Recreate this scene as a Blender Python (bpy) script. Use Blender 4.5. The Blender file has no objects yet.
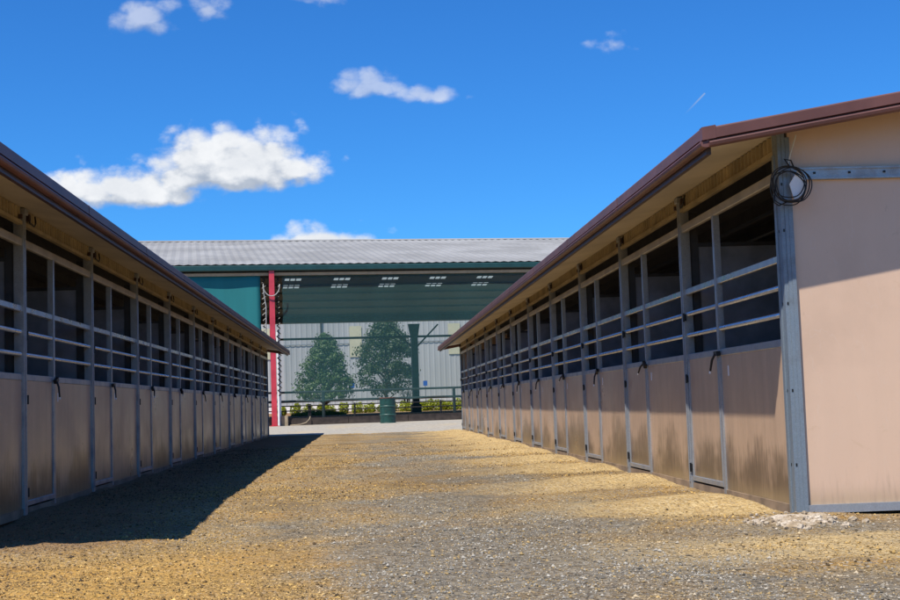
import bpy, math, random
from math import sin, cos, pi, radians, sqrt, exp, floor
from mathutils import Vector, Matrix, noise
random.seed(7)
S = bpy.context.scene
COL = S.collection

# ------------------------------------------------------------------ helpers
class MB:
    """collects geometry, builds ONE mesh object"""
    def __init__(s): s.v = []; s.f = []; s.mi = []
    def add(s, vs, fs, m=0):
        n = len(s.v); s.v += [tuple(v) for v in vs]
        for f in fs: s.f.append([i + n for i in f]); s.mi.append(m)
    def box(s, x0, x1, y0, y1, z0, z1, m=0):
        s.add([(x0,y0,z0),(x1,y0,z0),(x1,y1,z0),(x0,y1,z0),(x0,y0,z1),(x1,y0,z1),(x1,y1,z1),(x0,y1,z1)],
              [(0,3,2,1),(4,5,6,7),(0,1,5,4),(1,2,6,5),(2,3,7,6),(3,0,4,7)], m)
    def prism(s, poly, axis_a, axis_b, p0, p1, m=0):
        """polygon [(a,b)] swept from p0 to p1"""
        A, B = Vector(axis_a), Vector(axis_b); p0, p1 = Vector(p0), Vector(p1); n = len(poly)
        vs = [p0 + A*a + B*b for a, b in poly] + [p1 + A*a + B*b for a, b in poly]
        fs = [(i, (i+1) % n, n + (i+1) % n, n + i) for i in range(n)] + [tuple(range(n))[::-1], tuple(range(n, 2*n))]
        s.add(vs, fs, m)
    def tube(s, pts, r, n=10, m=0, closed=False):
        pts = [Vector(p) for p in pts]; rr = r if isinstance(r, (list, tuple)) else [r]*len(pts)
        base = len(s.v); N = len(pts); up = None
        for i, p in enumerate(pts):
            if closed: t = pts[(i+1) % N] - pts[i-1]
            else: t = pts[min(i+1, N-1)] - pts[max(i-1, 0)]
            t.normalize()
            if up is None:
                up = Vector((0,0,1)) if abs(t.z) < .9 else Vector((1,0,0))
            a = t.cross(up); a.normalize(); b = a.cross(t); up = b
            for k in range(n):
                an = 2*pi*k/n; s.v.append(tuple(p + (a*cos(an) + b*sin(an))*rr[i]))
        for i in range(N if closed else N-1):
            j = (i+1) % N
            for k in range(n):
                s.f.append([base+i*n+k, base+i*n+(k+1) % n, base+j*n+(k+1) % n, base+j*n+k]); s.mi.append(m)
        if not closed:
            s.f.append([base+k for k in range(n)][::-1]); s.mi.append(m)
            s.f.append([base+(N-1)*n+k for k in range(n)]); s.mi.append(m)
    def lathe(s, prof, n=32, c=(0,0,0), m=0):
        base = len(s.v); N = len(prof)
        for r, z in prof:
            for k in range(n):
                an = 2*pi*k/n; s.v.append((c[0]+r*cos(an), c[1]+r*sin(an), c[2]+z))
        for i in range(N-1):
            for k in range(n):
                s.f.append([base+i*n+k, base+i*n+(k+1) % n, base+(i+1)*n+(k+1) % n, base+(i+1)*n+k]); s.mi.append(m)
        s.f.append([base+k for k in range(n)][::-1]); s.mi.append(m)
        s.f.append([base+(N-1)*n+k for k in range(n)]); s.mi.append(m)
    def build(s, name, mats, parent=None, loc=(0,0,0), smooth=False, bevel=0, recalc=False):
        me = bpy.data.meshes.new(name); me.from_pydata(s.v, [], s.f); me.update()
        if not isinstance(mats, (list, tuple)): mats = [mats]
        for mm in mats: me.materials.append(mm)
        if len(mats) > 1: me.polygons.foreach_set('material_index', s.mi)
        if recalc:
            import bmesh
            b = bmesh.new(); b.from_mesh(me); bmesh.ops.recalc_face_normals(b, faces=b.faces); b.to_mesh(me); b.free()
        if smooth:
            me.polygons.foreach_set('use_smooth', [True]*len(me.polygons))
        o = bpy.data.objects.new(name, me); COL.objects.link(o); o.location = loc
        if parent: o.parent = parent
        if bevel:
            b = o.modifiers.new('bevel', 'BEVEL'); b.width = bevel; b.segments = 1; b.limit_method = 'ANGLE'
        return o
def tag(o, label=None, cat=None, group=None, kind=None):
    if label: o['label'] = label
    if cat: o['category'] = cat
    if group: o['group'] = group
    if kind: o['kind'] = kind
    return o
def empty(name, loc, rz=0):
    o = bpy.data.objects.new(name, None); COL.objects.link(o); o.location = loc; o.rotation_euler = (0,0,rz)
    o.empty_display_size = .3
    return o
def copy_tree(o, parent=None):
    c = o.copy(); COL.objects.link(c)
    if parent: c.parent = parent
    for ch in list(CH.get(o.name, [])):
        d = copy_tree(ch, c); reg(d, c)
    return c
CH = {}
def reg(o, parent):
    CH.setdefault(parent.name, []).append(o); return o

# ------------------------------------------------------------------ materials
class NT:
    def __init__(s, name):
        s.m = bpy.data.materials.new(name); s.m.use_nodes = True; s.t = s.m.node_tree; s.t.nodes.clear()
        s.out = s.t.nodes.new('ShaderNodeOutputMaterial')
        s.pos = s.n('ShaderNodeNewGeometry').outputs['Position']
    def n(s, typ, **k):
        nd = s.t.nodes.new(typ)
        for a, b in k.items(): setattr(nd, a, b)
        return nd
    def L(s, a, b): s.t.links.new(a, b)
    def put(s, sock, v):
        if isinstance(v, bpy.types.NodeSocket): s.L(v, sock)
        else: sock.default_value = v if not (isinstance(v, tuple) and len(v) == 3 and sock.type == 'RGBA') else (*v, 1)
    def math(s, op, a, b=0, c=0, clamp=False):
        nd = s.n('ShaderNodeMath', operation=op, use_clamp=clamp)
        for i, v in enumerate((a, b, c)): s.put(nd.inputs[i], v)
        return nd.outputs[0]
    def noise(s, scale, detail=4, rough=.55, vec=None, dist=0, stretch=None):
        v = vec or s.pos
        if stretch:
            mp = s.n('ShaderNodeMapping'); s.L(v, mp.inputs[0]); mp.inputs['Scale'].default_value = stretch; v = mp.outputs[0]
        nd = s.n('ShaderNodeTexNoise'); s.L(v, nd.inputs['Vector'])
        nd.inputs['Scale'].default_value = scale; nd.inputs['Detail'].default_value = detail
        nd.inputs['Roughness'].default_value = rough; nd.inputs['Distortion'].default_value = dist
        return nd.outputs['Fac']
    def voro(s, scale, feature='F1', out='Distance'):
        nd = s.n('ShaderNodeTexVoronoi', feature=feature); s.L(s.pos, nd.inputs['Vector']); nd.inputs['Scale'].default_value = scale
        return nd.outputs[out]
    def ramp(s, v, lo, hi, a=0., b=1.):
        nd = s.n('ShaderNodeMapRange', interpolation_type='SMOOTHSTEP', clamp=True); s.put(nd.inputs[0], v)
        for i, q in enumerate((lo, hi, a, b)): s.put(nd.inputs[i+1], q)
        return nd.outputs[0]
    def mix(s, f, a, b, mode='MIX'):
        nd = s.n('ShaderNodeMix', data_type='RGBA', blend_type=mode)
        s.put(nd.inputs[0], f); s.put(nd.inputs[6], a); s.put(nd.inputs[7], b)
        return nd.outputs[2]
    def xyz(s):
        nd = s.n('ShaderNodeSeparateXYZ'); s.L(s.pos, nd.inputs[0]); return nd.outputs
    def bump(s, h, strength=.3, dist=.01):
        nd = s.n('ShaderNodeBump'); s.put(nd.inputs['Height'], h); nd.inputs['Strength'].default_value = strength; nd.inputs['Distance'].default_value = dist
        return nd.outputs[0]
    def bsdf(s, col, rough=.6, metal=0, normal=None, spec=.5, **k):
        b = s.n('ShaderNodeBsdfPrincipled'); s.put(b.inputs['Base Color'], col); s.put(b.inputs['Roughness'], rough); s.put(b.inputs['Metallic'], metal)
        b.inputs['Specular IOR Level'].default_value = spec
        if normal: s.L(normal, b.inputs['Normal'])
        s.L(b.outputs[0], s.out.inputs[0]); return b

def simple(name, col, rough=.6, metal=0, var=.15, scale=6, spec=.5, bump=0, bscale=60):
    t = NT(name); nz = t.noise(scale, 5)
    c = t.mix(t.ramp(nz, .3, .7), tuple(x*(1-var) for x in col), tuple(min(1, x*(1+var)) for x in col))
    nrm = t.bump(t.noise(bscale, 3), bump, .004) if bump else None
    t.bsdf(c, rough, metal, nrm, spec); return t.m

def mat_panel(name, col, stain, sv=1.):
    t = NT(name); x, y, z = t.xyz()
    streak = t.noise(7, 4, .6, stretch=(1, 1, .1)); blot = t.noise(1.3, 5, .6); fine = t.noise(45, 3, .6)
    c = t.mix(t.ramp(streak, .3, .75), tuple(a*(1-.1*sv) for a in col), tuple(a*(1+.06*sv) for a in col))
    c = t.mix(t.ramp(blot, .45, .8, 0, .45), c, tuple(a*.74 for a in col))
    c = t.mix(t.ramp(fine, .58, .78, 0, .3), c, tuple(a*.8 for a in col))
    scr = t.noise(3.2, 3, .5, stretch=(1, 1, .25), dist=1.5)
    c = t.mix(t.ramp(t.math('ABSOLUTE', t.math('SUBTRACT', scr, .5)), .0, .006, .18, 0), c, (.62,.5,.42))
    dr = t.noise(5, 4, .7, stretch=(1, 1, .5)); c = t.mix(t.ramp(dr, .66, .72, 0, .35), c, tuple(a*.62 for a in col))
    sc2 = t.noise(2.1, 6, .75, dist=2.2); c = t.mix(t.ramp(sc2, .62, .70, 0, .28), c, (.50,.33,.20))
    # splashed dirt along the bottom, in patches
    patch = t.noise(.75, 4, .6); vs = t.noise(30, 4, .65, stretch=(1, 1, .10))
    top = t.math('ADD', t.math('MULTIPLY', t.ramp(patch, .32, .62), stain), .06)
    hgt = t.math('SUBTRACT', top, z); hgt = t.math('ADD', hgt, t.math('MULTIPLY', t.math('SUBTRACT', vs, .5), .85))
    dirt = t.ramp(hgt, -.2, .48, 0, .85)
    c = t.mix(dirt, c, (.07,.045,.028))
    dust = t.ramp(t.math('ADD', z, t.math('MULTIPLY', vs, .2)), .12, .32, .55, 0)
    c = t.mix(dust, c, (.34,.24,.13))
    b = t.bump(t.math('ADD', t.math('MULTIPLY', streak, .5*sv), t.math('MULTIPLY', t.noise(2.2, 3), 1.6)), .25, .006)
    t.bsdf(c, t.ramp(blot, .3, .7, .27, .42), 0, b, .6); return t.m

def mat_galv(name, col=(.36,.375,.395), metal=.55, rough=.42):
    t = NT(name); sp = t.voro(150, out='Color')
    sv = t.n('ShaderNodeSeparateColor'); t.L(sp, sv.inputs[0])
    nz = t.noise(5, 5, .6); st = t.noise(14, 4, .6, stretch=(1, 1, .15))
    c = t.mix(sv.outputs[0], tuple(a*.9 for a in col), tuple(a*1.1 for a in col))
    c = t.mix(t.ramp(nz, .45, .75, 0, .6), c, tuple(a*.62 for a in col))
    c = t.mix(t.ramp(st, .6, .8, 0, .5), c, (.2,.15,.11))
    t.bsdf(c, t.ramp(nz, .3, .7, rough-.08, rough+.15), metal, t.bump(st, .08, .003)); return t.m

M = {}
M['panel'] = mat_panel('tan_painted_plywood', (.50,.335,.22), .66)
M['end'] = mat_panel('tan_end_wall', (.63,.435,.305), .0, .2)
M['inner'] = simple('grey_stall_board', (.19,.195,.22), .7, 0, .25, 3)
M['galv'] = mat_galv('galvanised_steel')
M['galv_bright'] = mat_galv('bright_galvanised_pipe', (.54,.56,.59), .75, .3)
M['galv_blue'] = mat_galv('weathered_galvanised_column', (.205,.245,.28), .35, .45)
M['black'] = simple('black_iron', (.012,.012,.013), .45, .2, .2)
M['tan_metal'] = simple('tan_header_metal', (.36,.28,.15), .55, 0, .25, 2.5)
M['soffit'] = simple('cream_soffit', (.54,.47,.36), .7, 0, .12, 1.5)
M['brown'] = simple('brown_trim', (.125,.054,.046), .48, 0, .15, 3, .35)
M['browndark'] = simple('dark_brown_trim', (.05,.026,.022), .5, 0, .2, 3)
M['roofdark'] = simple('roof_underside', (.12,.11,.10), .7, 0, .2, 2)
M['browncorr'] = simple('brown_roof_sheet', (.14,.08,.07), .4, 0, .15, 2)
M['steel_dark'] = simple('dark_steel', (.05,.05,.055), .5, .3, .2)
M['white'] = simple('white_plastic', (.75,.76,.78), .4, 0, .06)
M['red'] = simple('red_painted_steel', (.52,.045,.065), .4, 0, .15, 3)
M['green_trim'] = simple('dark_green_trim', (.012,.05,.047), .4, 0, .15, 3)
M['beige_line'] = simple('beige_purlin', (.42,.30,.18), .6, 0, .1)
M['kerb'] = simple('dark_timber', (.045,.033,.027), .8, 0, .35, 5, bump=.4)
M['pipe_green'] = simple('dark_green_pipe', (.02,.038,.036), .5, .1, .2)
M['pipe_black'] = simple('dark_pipe', (.02,.02,.02), .5, .1, .2)
M['blue'] = simple('blue_sign_face', (.02,.10,.45), .4, 0, .05)
M['bark'] = simple('grey_brown_bark', (.09,.07,.055), .85, 0, .3, 20, bump=.5)
M['bwhite'] = simple('white_wall_paint', (.72,.71,.69), .7, 0, .1)
M['rope'] = simple('pale_rope', (.55,.53,.48), .8, 0, .2)
M['concrete'] = None

def mat_leaf(name, a, b, tr=.35):
    t = NT(name); r = t.n('ShaderNodeNewGeometry').outputs['Random Per Island']
    nz = t.noise(1.1, 2)
    c = t.mix(r, a, b); c = t.mix(t.ramp(nz, .4, .65, 0, .45), c, tuple(x*.6 for x in a))
    p = t.n('ShaderNodeBsdfPrincipled'); t.L(c, p.inputs['Base Color']); p.inputs['Roughness'].default_value = .5
    tl = t.n('ShaderNodeBsdfTranslucent'); t.L(c, tl.inputs[0])
    mx = t.n('ShaderNodeMixShader'); mx.inputs[0].default_value = tr
    t.L(p.outputs[0], mx.inputs[1]); t.L(tl.outputs[0], mx.inputs[2]); t.L(mx.outputs[0], t.out.inputs[0]); return t.m
M['leaf'] = mat_leaf('tree_leaves', (.035,.08,.02), (.12,.19,.05))
M['leaf_dark'] = mat_leaf('dark_tree_leaves', (.02,.045,.015), (.08,.125,.04))
M['leaf_yellow'] = mat_leaf('yellow_green_leaves', (.20,.25,.015), (.42,.46,.03))
M['leaf_pale'] = mat_leaf('pale_twigs', (.14,.16,.09), (.22,.22,.13))
M['grass'] = mat_leaf('short_grass', (.06,.13,.03), (.13,.2,.05))

def mat_mesh(name, col, opac):
    t = NT(name); x, y, z = t.xyz()
    w = t.noise(.9, 4, .6, stretch=(1, 1, .15))
    c = t.mix(w, tuple(a*.8 for a in col), tuple(a*1.15 for a in col))
    p = t.n('ShaderNodeBsdfPrincipled'); t.L(c, p.inputs['Base Color']); p.inputs['Roughness'].default_value = .7
    tr = t.n('ShaderNodeBsdfTransparent'); mx = t.n('ShaderNodeMixShader')
    t.put(mx.inputs[0], t.ramp(w, .3, .7, opac*.95, min(1, opac*1.05)))
    t.L(tr.outputs[0], mx.inputs[1]); t.L(p.outputs[0], mx.inputs[2]); t.L(mx.outputs[0], t.out.inputs[0]); return t.m
M['mesh'] = mat_mesh('green_shade_mesh', (.035,.125,.125), .31)
M['cloth'] = mat_mesh('green_shade_cloth', (.006,.16,.165), .97)

def mat_skylight():
    t = NT('translucent_skylight'); tl = t.n('ShaderNodeBsdfTranslucent'); tl.inputs[0].default_value = (.36,.42,.40,1)
    d = t.n('ShaderNodeBsdfDiffuse'); d.inputs[0].default_value = (.7,.72,.7,1)
    mx = t.n('ShaderNodeMixShader'); mx.inputs[0].default_value = .7
    t.L(d.outputs[0], mx.inputs[1]); t.L(tl.outputs[0], mx.inputs[2]); t.L(mx.outputs[0], t.out.inputs[0]); return t.m
M['skylight'] = mat_skylight()

def mat_arena_roof():
    t = NT('silver_roof_sheet'); nz = t.noise(.35, 5, .6); st = t.noise(1.2, 3, .6)
    c = t.mix(t.ramp(nz, .35, .7), (.22,.215,.20), (.31,.305,.29)); c = t.mix(t.ramp(st, .5, .8, 0, .4), c, (.28,.275,.27))
    t.bsdf(c, .65, 0, None, .3); return t.m
M['silver'] = mat_arena_roof()
M['ceiling'] = simple('arena_ceiling', (.20,.25,.25), .6, 0, .15, .5)
def mat_farwall():
    t = NT('grey_metal_cladding'); nz = t.noise(.25, 4, .6, stretch=(1, 1, .3))
    c = t.mix(t.ramp(nz, .3, .7), (.36,.37,.355), (.44,.45,.435)); t.bsdf(c, .5, .1); return t.m
M['farwall'] = mat_farwall()
M['yellowpanel'] = simple('yellowed_skylight_panel', (.50,.49,.33), .5, 0, .08, 1)
def mat_drum():
    t = NT('green_drum_paint'); nz = t.noise(9, 5, .65)
    c = t.mix(t.ramp(nz, .35, .6), (.007,.038,.033), (.012,.06,.05)); c = t.mix(t.ramp(t.noise(14, 5, .7), .62, .72), c, (.13,.055,.03))
    t.bsdf(c, .42, 0, t.bump(nz, .1, .01)); return t.m
M['drum'] = mat_drum()
M['rust'] = simple('rusty_steel', (.16,.06,.045), .75, .1, .35, 18)

def mat_concrete():
    t = NT('broken_concrete'); nz = t.noise(9, 6, .65); v = t.voro(38)
    c = t.mix(t.ramp(nz, .35, .7), (.30,.22,.13), (.56,.48,.38)); c = t.mix(t.ramp(v, .12, .3, .6, 0), c, (.16,.12,.08))
    t.bsdf(c, .9, 0, t.bump(t.math('ADD', nz, v), .8, .02)); return t.m
M['concrete'] = mat_concrete()

def gravel_mask(t, x, y):
    big = t.noise(.38, 5, .6, dist=.6); mid = t.noise(1.25, 5, .62, dist=.4)
    lane = t.ramp(t.math('ABSOLUTE', t.math('SUBTRACT', x, .9)), .3, 2.6, .13, -.05); near = t.ramp(y, 6.5, 15, .07, -.035)
    d = t.math('SUBTRACT', 3.16, x); wall = t.math('MULTIPLY', t.ramp(d, .4, 1.5, -.12, 0), t.ramp(y, 8.6, 9.6))
    gl = t.math('MULTIPLY', t.ramp(t.math('ADD', x, mid), .9, -.9), t.ramp(t.math('ADD', y, mid), 10.6, 8.6, 0, -.14))
    gm = t.math('ADD', t.math('ADD', t.math('MULTIPLY', big, .6), t.math('MULTIPLY', mid, .4)), t.math('ADD', lane, near))
    return t.math('ADD', gm, t.math('ADD', wall, gl))
def mat_ground():
    t = NT('dirt_and_gravel'); x, y, z = t.xyz()
    big = t.noise(.38, 5, .6, dist=.6); mid = t.noise(1.25, 5, .62, dist=.4); sm = t.noise(6, 6, .68); fi = t.noise(34, 4, .7)
    peb = t.voro(26, out='Color'); pd = t.voro(26); ps = t.n('ShaderNodeSeparateColor'); t.L(peb, ps.inputs[0])
    pf = t.voro(75, out='Color'); pfs = t.n('ShaderNodeSeparateColor'); t.L(pf, pfs.inputs[0])
    vf = t.noise(85, 3, .75)
    straw = t.mix(t.ramp(mid, .35, .68), (.33,.205,.078), (.50,.33,.125))
    straw = t.mix(t.ramp(t.noise(.8, 4, .6), .52, .72, 0, .7), straw, (.50,.25,.035))
    straw = t.mix(t.ramp(t.math('ADD', t.math('MULTIPLY', sm, .5), t.math('MULTIPLY', fi, .5)), .50, .62, 0, .6), straw, (.62,.45,.20))
    straw = t.mix(t.ramp(t.math('ADD', t.math('MULTIPLY', sm, .45), t.math('MULTIPLY', fi, .55)), .47, .36, 0, .75), straw, (.13,.085,.04))
    straw = t.mix(t.ramp(pfs.outputs[1], .66, .84, 0, .95), straw, t.mix(pfs.outputs[0], (.06,.045,.03), (.62,.56,.46)))
    dark = t.mix(sm, (.12,.085,.045), (.25,.175,.09))
    c = t.mix(t.ramp(t.math('ADD', t.math('MULTIPLY', t.noise(.55, 5, .65, dist=.5), .6), t.math('MULTIPLY', sm, .4)), .50, .60, 0, .6), straw, dark)
    c = t.mix(t.ramp(vf, .52, .68, 0, .7), c, (.06,.04,.022))
    trk = t.math('ABSOLUTE', t.math('SUBTRACT', t.math('ABSOLUTE', t.math('SUBTRACT', t.math('ADD', x, t.math('MULTIPLY', mid, .5)), .45)), .82))
    c = t.mix(t.math('MULTIPLY', t.ramp(trk, .05, .34, 1, 0), t.ramp(big, .38, .6, .1, .5)), c, t.mix(sm, (.14,.095,.05), (.27,.2,.11)))
    damp = t.noise(.33, 5, .62, stretch=(.55, 1.5, 1), dist=.8)
    c = t.mix(t.ramp(damp, .52, .62, 0, .55), c, t.mix(sm, (.13,.075,.025), (.24,.145,.05)))
    # grey gravel shows in broad patches, in the middle of the lane and nearer the camera
    g = t.mix(ps.outputs[0], (.09,.082,.068), (.30,.275,.225)); g = t.mix(t.ramp(pfs.outputs[0], .3, .9, 0, .6), g, (.16,.13,.085))
    gm = gravel_mask(t, x, y)
    gm = t.math('ADD', gm, t.math('MULTIPLY', t.math('SUBTRACT', fi, .5), .22))
    c = t.mix(t.ramp(gm, .51, .68, 0, .8), c, g)
    gl = t.math('MULTIPLY', t.ramp(t.math('ADD', x, mid), .9, -.9), t.ramp(t.math('ADD', y, mid), 10.6, 8.6))
    c = t.mix(t.math('MULTIPLY', gl, t.ramp(fi, .3, .6, .3, .85)), c, t.mix(sm, (.50,.24,.035), (.64,.40,.11)))
    # dry pale soil washed out from the stall doors along the right hand barn
    d = t.math('SUBTRACT', 3.16, x)
    ph = t.math('COSINE', t.math('ADD', t.math('MULTIPLY', y, 2*pi/3.03), t.math('ADD', -2*pi*.62, t.math('MULTIPLY', mid, 1.6))))
    rid = t.math('MULTIPLY', t.ramp(ph, -.1, .75), t.ramp(t.math('ADD', d, t.math('MULTIPLY', mid, 1.2)), 1.0, 3.1, 1, 0))
    rid = t.math('MULTIPLY', rid, t.ramp(d, -.6, .05))
    c = t.mix(t.math('MULTIPLY', rid, t.ramp(sm, .3, .6, .35, .85)), c, t.mix(t.ramp(fi, .35, .7), (.50,.33,.12), (.72,.56,.31)))
    # damp manure soil by the left hand barn; dark brown also paints its shadow
    dl = t.math('ADD', x, 3.2); wet_shade = t.math('MULTIPLY', t.ramp(t.math('ADD', dl, mid), 1.2, 2.5, .85, 0), t.ramp(y, 9.0, 10.8))
    c = t.mix(wet_shade, c, t.mix(sm, (.18,.09,.04), (.36,.21,.11)))
    c = t.mix(t.ramp(pfs.outputs[2], .9, .97, 0, .7), c, (.05,.035,.025))
    h = t.math('ADD', t.math('MULTIPLY', sm, .8), t.math('ADD', t.math('MULTIPLY', fi, .45), t.math('MULTIPLY', pd, .35)))
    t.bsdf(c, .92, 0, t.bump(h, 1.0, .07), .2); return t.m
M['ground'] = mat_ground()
def mat_road():
    t = NT('grey_gravel_road'); nz = t.noise(.6, 5, .6); fi = t.noise(9, 5, .7)
    c = t.mix(t.ramp(fi, .3, .7), (.26,.235,.20), (.40,.37,.32)); c = t.mix(t.ramp(nz, .48, .72, 0, .6), c, (.42,.33,.2))
    t.bsdf(c, .9, 0, t.bump(fi, .5, .02), .25); return t.m
M['road'] = mat_road()
def mat_stone():
    t = NT('loose_stones'); x, y, z = t.xyz(); r = t.n('ShaderNodeNewGeometry').outputs['Random Per Island']
    r2 = t.math('FRACT', t.math('MULTIPLY', r, 37.31)); gm = gravel_mask(t, x, y)
    gold = t.mix(r, (.10,.06,.025), (.62,.40,.13)); gold = t.mix(t.ramp(r2, .82, .84), gold, (.05,.035,.02))
    grey = t.mix(r, (.06,.055,.045), (.43,.41,.36)); grey = t.mix(t.ramp(r2, .75, .78), grey, (.36,.25,.11))
    c = t.mix(t.ramp(gm, .51, .67, 0, .9), gold, grey)
    c = t.mix(t.ramp(t.math('ADD', x, t.math('MULTIPLY', t.noise(1.25, 5), 1.)), -1.0, -2.1, 0, .75), c, t.mix(r, (.05,.032,.02), (.22,.14,.08)))  # damp stones by the left barn, colour darkened to deepen its shadow
    t.bsdf(c, .85, 0, None, .25); return t.m
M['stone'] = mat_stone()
def mat_straw():
    t = NT('straw_bits'); r = t.n('ShaderNodeNewGeometry').outputs['Random Per Island']
    c = t.mix(r, (.16,.10,.04), (.52,.38,.18)); t.bsdf(c, .8, 0); return t.m
M['straw'] = mat_straw()

# ------------------------------------------------------------------ terrain
def fbm(x, y, s, o=4):
    return noise.fractal(Vector((x*s, y*s, 3.7)), 1.0, 2.0, o)
def sstep(a, b, x):
    t = max(0, min(1, (x-a)/(b-a))); return t*t*(3-2*t)
def gz(x, y):
    z = 0
    z += .22*sstep(43.2, 50, y) + .23*max(0, min(1, (y-52)/36.)) + .2*max(0, min(1, (y-88)/22.))
    near = 1-sstep(41, 46, y)
    if near > 0 and abs(x) < 12:
        inlane = sstep(-3.3, -3.0, x)*(1-sstep(3.0, 3.25, x)) if y > 9.3 else 1
        z += near*(.022*fbm(x, y, .5) + .018*fbm(x+9, y, 1.7) + .010*fbm(x, y+5, 6))*(.35+.65*inlane)
        d = 3.16-x
        if d > -.2 and y > 9:                       # mounds of soil at the right hand stalls
            w = exp(-max(0, d)/1.15)*(1.15-exp(-max(0, d)/.22))
            z += near*w*.115*max(0, cos(2*pi*(y/3.03-.62)+.8*fbm(x, y, .7)))**1.5*sstep(9.2, 10.4, y) - near*w*.02
        dl = x+3.18
        if dl > -.2 and y > 9:
            w = exp(-max(0, dl)/.6); z += near*w*.035*max(0, cos(2*pi*(y/3.03-.2)))
        z -= .085*exp(-((x+2.4)/2.6)**2-((y-8.6)/3.8)**2)      # hollow at the corner of the left barn
        z -= .05*exp(-((x-4.6)/1.0)**2-((y-9.7)/.5)**2)        # washed out under the right end wall
        z += .05*exp(-((x-3.0)/.5)**2-((y-9.3)/.35)**2)
    return z
def axis(bands):
    out = []
    for a, b, st in bands:
        n = max(1, int(round((b-a)/st)))
        out += [a+(b-a)*i/n for i in range(n)]
    out.append(bands[-1][1]); return out
xs = axis([(-900,-60,120),(-60,-12,6),(-12,-4.5,.5),(-4.5,5.5,.055),(5.5,12,.5),(12,60,6),(60,900,120)])
ys = axis([(-120,0,15),(0,4.5,.5),(4.5,13,.055),(13,25,.09),(25,46,.16),(46,56,.5),(56,120,3),(120,300,30),(300,1500,200)])
g = MB(); nx = len(xs)
g.v = [(x, y, gz(x, y)) for y in ys for x in xs]
g.f = [[j*nx+i, j*nx+i+1, (j+1)*nx+i+1, (j+1)*nx+i] for j in range(len(ys)-1) for i in range(nx-1)]; g.mi = [0]*len(g.f)
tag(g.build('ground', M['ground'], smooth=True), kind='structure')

AR = radians(7.5); AO = Vector((-3.62, 51.5, 0))          # arena frame: u along its front, n into it
AU = Vector((cos(AR), sin(AR), 0)); AN = Vector((-sin(AR), cos(AR), 0))
def aw(u, n, z=0): return AO + AU*u + AN*n + Vector((0,0,z))
rd = MB(); us = axis([(-70,-6,4),(-6,12,.35),(12,80,4)]); K = 9
for i, u in enumerate(us):
    far = aw(u, .35); yn = 43.0+.35*fbm(u, 2, .5)+.25*fbm(u, 9, 2.3)+.04*(far.x) if abs(u) < 30 else 43.4+.04*far.x
    for k in range(K+1):
        y = yn+(far.y-yn)*k/K; rd.v.append((far.x, y, gz(far.x, y)+.008 - (.02 if k == 0 else 0)))
for i in range(len(us)-1):
    for k in range(K):
        rd.f.append([i*(K+1)+k, (i+1)*(K+1)+k, (i+1)*(K+1)+k+1, i*(K+1)+k+1]); rd.mi.append(0)
tag(rd.build('gravel_road', M['road'], smooth=True, recalc=True), kind='structure')

# loose stones and straw (nobody could count them)
def scatter_stones(n):
    mb = MB(); made = 0; rnd = random.random; uni = random.uniform
    oct_f = [(0,2,4),(2,1,4),(1,3,4),(3,0,4),(2,0,5),(1,2,5),(3,1,5),(0,3,5)]
    V, Fc = mb.v, mb.f
    while made < n:
        y = 5.3+(rnd()**1.7)*26; x = uni(-3.3, 5.2)
        if (x > 3.05 or x < -3.05) and y > 9.35: continue
        if rnd() > .55+.9*fbm(x, y, .45, 3): continue
        if y > 9.5 and rnd() < .9*sstep(.9, 2.2, x)*sstep(-.2, .6, cos(2*pi*(y/3.03-.62)+.8*fbm(x, y, .7))): continue
        r = min(.016, .0033*random.lognormvariate(0, .45))*(1+.02*y); z = gz(x, y); made += 1
        a = rnd()*6.28; ax, ay, az = r*uni(.8,1.5), r*uni(.7,1.2), r*uni(.6,1.1)
        ca, sa = cos(a), sin(a); b = len(V)
        for px, py, pz in ((ax,0,.1*az),(-ax,0,-.1*az),(.15*ax,ay,0),(-.2*ax,-ay,0),(.2*ax,.1*ay,az),(0,0,-az)):
            V.append((x+px*ca-py*sa, y+px*sa+py*ca, z+pz+az*.35))
        for f in oct_f: Fc.append([i+b for i in f])
    mb.mi = [0]*len(Fc)
    tag(mb.build('gravel', M['stone']), 'loose grey and tan stones strewn over the dirt lane between the barns', 'gravel', kind='stuff')
def scatter_straw(n):
    mb = MB(); made = 0
    while made < n:
        y = 5.3+(random.random()**1.7)*24; x = random.uniform(-3.0, 5.0)
        if (x > 3.1 or x < -3.0) and y > 9.35: continue
        if random.random() > .55+1.1*fbm(x+20, y, .5): continue
        made += 1; z = gz(x, y)+.006; a = random.random()*pi; l = random.uniform(.006, .022); w = random.uniform(.001, .0022)
        d = Vector((cos(a), sin(a), random.uniform(-.25, .25)))*l; s = Vector((-sin(a), cos(a), 0))*w; c = Vector((x, y, z))
        mb.add([c-d-s, c-d+s, c+d, c-d+Vector((0,0,w*1.5))], [(0,1,2),(1,3,2),(3,0,2),(0,3,1)])
    tag(mb.build('straw', M['straw']), 'short dry straw bits scattered across the dirt lane', 'straw', kind='stuff')
scatter_stones(135000); scatter_straw(5000)

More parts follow.
